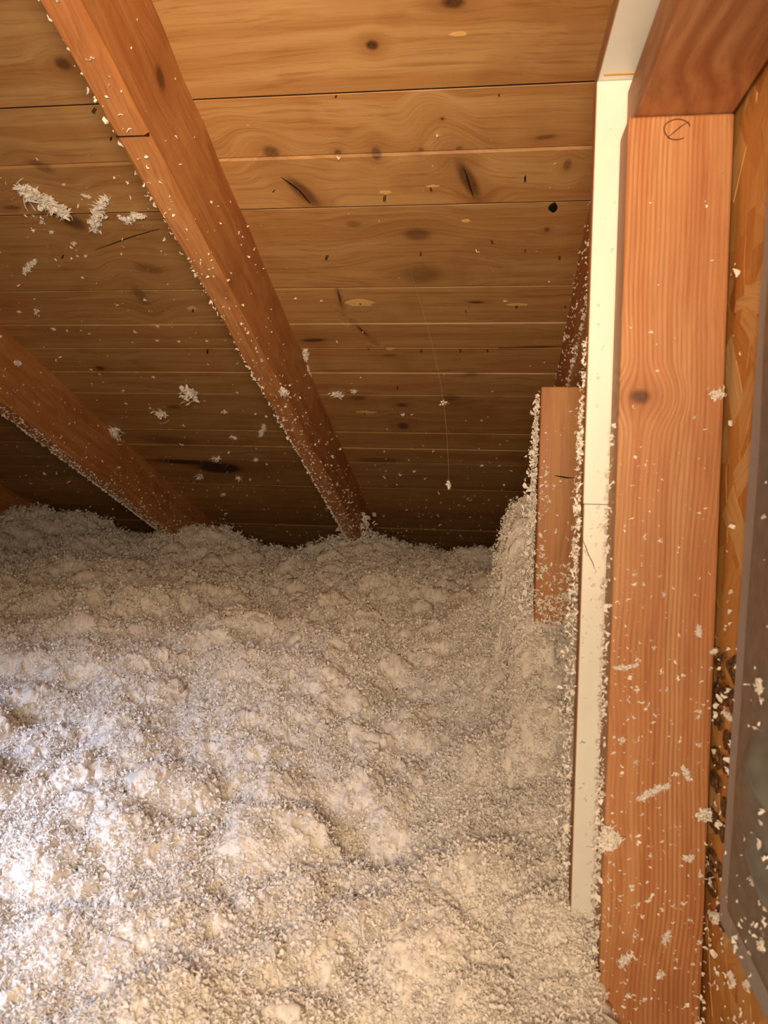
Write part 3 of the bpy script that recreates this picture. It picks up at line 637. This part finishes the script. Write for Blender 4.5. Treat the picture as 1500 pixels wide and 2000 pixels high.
# strand board and metal
wallscatter([(1395, 1450, 1150, 1560, 40), (1398, 1445, 1560, 2020, 70), (1440, 1510, 1900, 2030, 26), (1400, 1445, 500, 1150, 10)], None, [-1.0, 0, 0], 55, 'white flakes stuck to the strand board wall', .002, .008, xplane=XW-.001)
wallscatter([(1470, 1510, 1250, 1600, 10), (1462, 1530, 1600, 1900, 46), (1490, 1520, 850, 1250, 6)], None, [-1.0, 0, 0], 57, 'white flakes stuck to the galvanised metal panel', .002, .007, xplane=XW-.008)

# ------------------------------------------------------------------ larger tufts, each a thing of its own
def clump(path, width, origin_fn, nrm, label, group=None, seed=0, dens=1.0):
    """a ragged tuft along a line of picture points laid on a surface; width in the same units"""
    r = np.random.default_rng(seed+900); pts = [origin_fn(*p) for p in path]; q0 = origin_fn(path[0][0]+width, path[0][1]); q1 = origin_fn(path[0][0], path[0][1]+width)
    w_ = 0.5*min(np.linalg.norm(q0-pts[0]), np.linalg.norm(q1-pts[0])); nrm = np.array(nrm, float); nrm /= np.linalg.norm(nrm)
    if len(pts) == 1: pts = [pts[0], pts[0]+1e-4]
    seg = [np.linalg.norm(b-a) for a, b in zip(pts[:-1], pts[1:])]; tot = sum(seg); cum = np.concatenate([[0], np.cumsum(seg)])/max(tot, 1e-6)
    m = int((40 + 26*tot/max(w_, 1e-4))*dens); m = min(m, 260)
    u = r.random(m); C = np.stack([np.interp(u, cum, [p[k] for p in pts]) for k in range(3)], -1)
    rv = r.normal(size=(m, 3)); rv -= (rv*nrm).sum(1, keepdims=True)*nrm*0.999
    prof = 0.45 + 0.55*np.sin(np.pi*np.clip(u, .05, .95)) if tot > w_*1.2 else np.ones(m)
    P = C + rv*w_*.42*prof[:, None] + nrm*(np.abs(r.normal(size=(m, 1)))*w_*.42)
    L = w_*r.uniform(.45, 1.1, m); W = L*r.uniform(.14, .30, m); th = r.random(m) < .28; L[th] *= 1.7; W[th] *= .38
    return shred_obj('insulation_tuft', P, np.tile(nrm, (m, 1)), L, W, .8, label, 'insulation tuft', seed=seed, kind=None, group=group)
dk = lambda x, y: np.array(DECK @ Vector(deck_at(x, y)))
pf = lambda x, y: at_y(x, y, YP-.001)
of = lambda x, y: at_x(x, y, XW-.001)
mf = lambda x, y: at_x(x, y, XW-.0085)
clump([(42, 358), (72, 378), (95, 392), (132, 410)], 36, dk, DN, 'largest slanting white insulation tuft on the roof boards, nearest the left edge', seed=1, dens=1.5)
clump([(208, 380), (196, 400), (188, 422), (184, 448)], 26, dk, DN, 'tall upright white insulation tuft on the roof boards, between two other tufts', seed=2, dens=1.5)
clump([(160, 378), (176, 384)], 8, dk, DN, 'small white insulation arm beside the tall upright tuft', seed=3)
clump([(234, 420), (248, 428), (264, 417), (282, 418)], 17, dk, DN, 'hooked white insulation tuft on the roof boards, closest to the middle rafter', seed=4, dens=1.3)
clump([(48, 528), (60, 514), (70, 507)], 13, dk, DN, 'slim white insulation tuft on roof boards, below the largest slanting tuft', seed=5)
clump([(366, 758), (374, 764)], 32, dk, DN, 'round white insulation tuft on roof boards between the left and middle rafters', seed=6, dens=1.4)
clump([(315, 803)], 24, dk, DN, 'round white insulation tuft on roof boards, left of and below the roundest one', seed=7)
clump([(222, 834), (223, 855)], 27, dk, DN, 'white insulation tuft hanging at the upper edge of the left rafter', seed=8, dens=1.4)
clump([(196, 828), (188, 838)], 12, dk, DN, 'small white insulation tuft on the left rafter beside the larger hanging one', seed=9)
clump([(516, 828), (509, 850)], 10, dk, DN, 'slim upright white insulation tuft on roof boards near the middle rafter', seed=10)
ORD = 'topmost second third fourth fifth sixth seventh eighth ninth tenth eleventh twelfth thirteenth fourteenth fifteenth sixteenth seventeenth eighteenth nineteenth twentieth twenty-first twenty-second twenty-third twenty-fourth twenty-fifth'.split()
G = 'small tufts on the roof boards between the left and middle rafters'
for j, (x, y, s) in enumerate(sorted([(440, 803, 12), (455, 851, 13), (422, 893, 16), (500, 895, 12), (392, 927, 17), (467, 931, 15), (437, 963, 11), (72, 605, 15), (38, 607, 8), (105, 641, 9), (82, 431, 10), (66, 421, 7),
                               (145, 473, 12), (101, 451, 9), (124, 359, 8), (167, 499, 7), (151, 499, 6), (308, 636, 8), (307, 664, 8), (264, 647, 7), (284, 584, 8), (349, 666, 7), (405, 665, 7), (241, 762, 7), (300, 735, 6)], key=lambda q: q[1])):
    clump([(x, y)], s, dk, DN, 'small white tuft on roof boards left of the middle rafter, ' + ORD[j] + ('' if j == 0 else ' from the top'), G, 20+j, .5)
clump([(597, 680), (598, 700)], 13, dk, DN, 'upper of two ragged white tufts at the right edge of the middle rafter', seed=60)
clump([(598, 712), (602, 735)], 15, dk, DN, 'lower of two ragged white tufts at the right edge of the middle rafter', seed=61)
clump([(660, 767)], 24, dk, DN, 'starry white insulation tuft on the boards right of the middle rafter', seed=62)
clump([(692, 761)], 13, dk, DN, 'small white tuft beside the starry one, right of the middle rafter', seed=63)
clump([(38, 710), (27, 709)], 10, lambda x, y: at_x(x, y, XL+.002), [1, 0, 0], 'white insulation tuft on the side of the left rafter', seed=64)
clump([(553, 757), (556, 765)], 16, lambda x, y: np.array(DECK @ Vector(deck_at(x, y, RH+.001))), DN, 'forked white tuft on the lower face of the middle rafter', seed=65)
# post
clump([(1245, 1560), (1268, 1548), (1285, 1540), (1305, 1533)], 17, pf, FRONT, 'long forked white shred on the post, beside the lower ink stamp', seed=70)
clump([(1172, 1640), (1188, 1620), (1200, 1640), (1178, 1655)], 34, pf, FRONT, 'large ragged white tuft at the post\'s left edge over the white strip', seed=71, dens=1.4)
clump([(1362, 1592), (1384, 1588)], 26, pf, FRONT, 'chunky white tuft bridging the gap between post and strand board', seed=72)
clump([(1210, 1878), (1230, 1866)], 20, pf, FRONT, 'round white tuft low on the post with a small tail', seed=73)
clump([(1296, 1840), (1306, 1818)], 14, pf, FRONT, 'crooked upright white shred low on the post', seed=74)
clump([(1198, 1303), (1225, 1304), (1246, 1296)], 12, pf, FRONT, 'flat white shred lying sideways on the post\'s left half', seed=75)
clump([(1334, 1497), (1344, 1522)], 16, pf, FRONT, 'slanting white shred on the post\'s right half', seed=76)
clump([(1362, 1222), (1366, 1242)], 13, pf, FRONT, 'forked upright white shred on the right half of the post', seed=77)
clump([(1387, 1274), (1398, 1270)], 13, pf, FRONT, 'double white tuft at the right edge of the post above the ink stamp', seed=78)
clump([(1393, 772), (1407, 770)], 24, pf, FRONT, 'white tuft alone high on the post at its right edge', seed=79)
clump([(1335, 1675), (1352, 1672)], 16, pf, FRONT, 'white tuft on the right half of the post below the chunky one', seed=80)
clump([(1180, 1985), (1198, 1975)], 26, pf, FRONT, 'branching white tuft at the bottom of the post', seed=81)
clump([(1290, 1901)], 17, pf, FRONT, 'single round white tuft near the bottom of the post', seed=82)
G = 'small tufts on the post'
for j, (x, y, s) in enumerate(sorted([(1213, 1446, 17), (1243, 1487, 13), (1233, 1730, 14), (1364, 1388, 12), (1364, 1400, 10), (1365, 1455, 14), (1302, 1345, 9), (1290, 1057, 8), (1258, 1052, 8), (1288, 1125, 8), (1240, 1122, 9),
                               (1258, 1950, 12), (1228, 1945, 14), (1240, 1825, 11), (1270, 1670, 12), (1346, 1795, 10), (1366, 1838, 13), (1189, 1805, 9), (1368, 1710, 11), (1243, 1770, 7), (1296, 1160, 10), (1240, 1140, 8), (1277, 1265, 9)], key=lambda q: q[1])):
    clump([(x, y)], s, pf, FRONT, 'small white tuft stuck to the face of the post, ' + ORD[j] + ('' if j == 0 else ' from the top'), G, 90+j, .5)
# wall and metal
clump([(1392, 1785), (1408, 1792), (1398, 1800)], 16, of, [-1, 0, 0], 'three-armed white tuft on the strand board low beside the metal panel', seed=130)
clump([(1430, 1900), (1438, 1925)], 16, of, [-1, 0, 0], 'slanting white shred on the strand board under the metal panel', seed=131)
clump([(1463, 1925)], 18, of, [-1, 0, 0], 'white tuft on the strand board right below the metal panel\'s slanting edge', seed=132)
clump([(1427, 1750), (1436, 1775)], 14, of, [-1, 0, 0], 'white tuft on the flange at the metal panel\'s lower corner', seed=133)
clump([(1416, 1390), (1432, 1405)], 12, of, [-1, 0, 0], 'white tuft lying over the black ink stamp', seed=134)
clump([(1487, 1328), (1489, 1350)], 22, mf, [-1, 0, 0], 'bright white tuft highest on the metal panel', seed=135)
clump([(1476, 1660), (1482, 1682)], 14, mf, [-1, 0, 0], 'white tuft on the metal panel below the bright reflection', seed=136)
clump([(1475, 1715), (1478, 1728)], 18, mf, [-1, 0, 0], 'thick white tuft midway down the lower metal panel', seed=137)
clump([(1490, 1840), (1495, 1855)], 18, mf, [-1, 0, 0], 'white tuft at the metal panel\'s bottom crease', seed=138)

# ------------------------------------------------------------------ cobweb with a flake hanging from it
A_ = dk(802, 530); Bp = at_y(877, 948, 1.15); mid = [A_ + (Bp-A_)*s for s in np.linspace(0, 1, 24)]
mid = [p + np.array([.018*math.sin(math.pi*s), 0, -.012*math.sin(math.pi*s)]) for p, s in zip(mid, np.linspace(0, 1, 24))]
WEB = plain('cobweb_silk', S(190, 160, 120), 0.5)
o = link('cobweb_thread', tube([Vector(p-A_) for p in mid], [.00016]*24, 5, 'thread'), WEB, M=Matrix.Translation(A_)); tag(o, 'thin cobweb thread hanging from the roof boards', 'cobweb')
clump([(875, 940), (878, 955)], 9, lambda x, y: at_y(x, y, 1.15), [0, -1, 0], 'tiny white flake dangling at the end of the cobweb thread', seed=140, dens=.6)
w2 = mid[14]; X2 = np.array(w2)
r = np.random.default_rng(3); P = X2 + r.normal(size=(14, 3))*.0022
shred_obj('insulation_tuft', P, np.tile([0, -1.0, 0], (14, 1)), np.full(14, .004), np.full(14, .0009), .8, 'tiny white flake caught midway on the cobweb thread', 'insulation tuft', seed=141, kind=None)
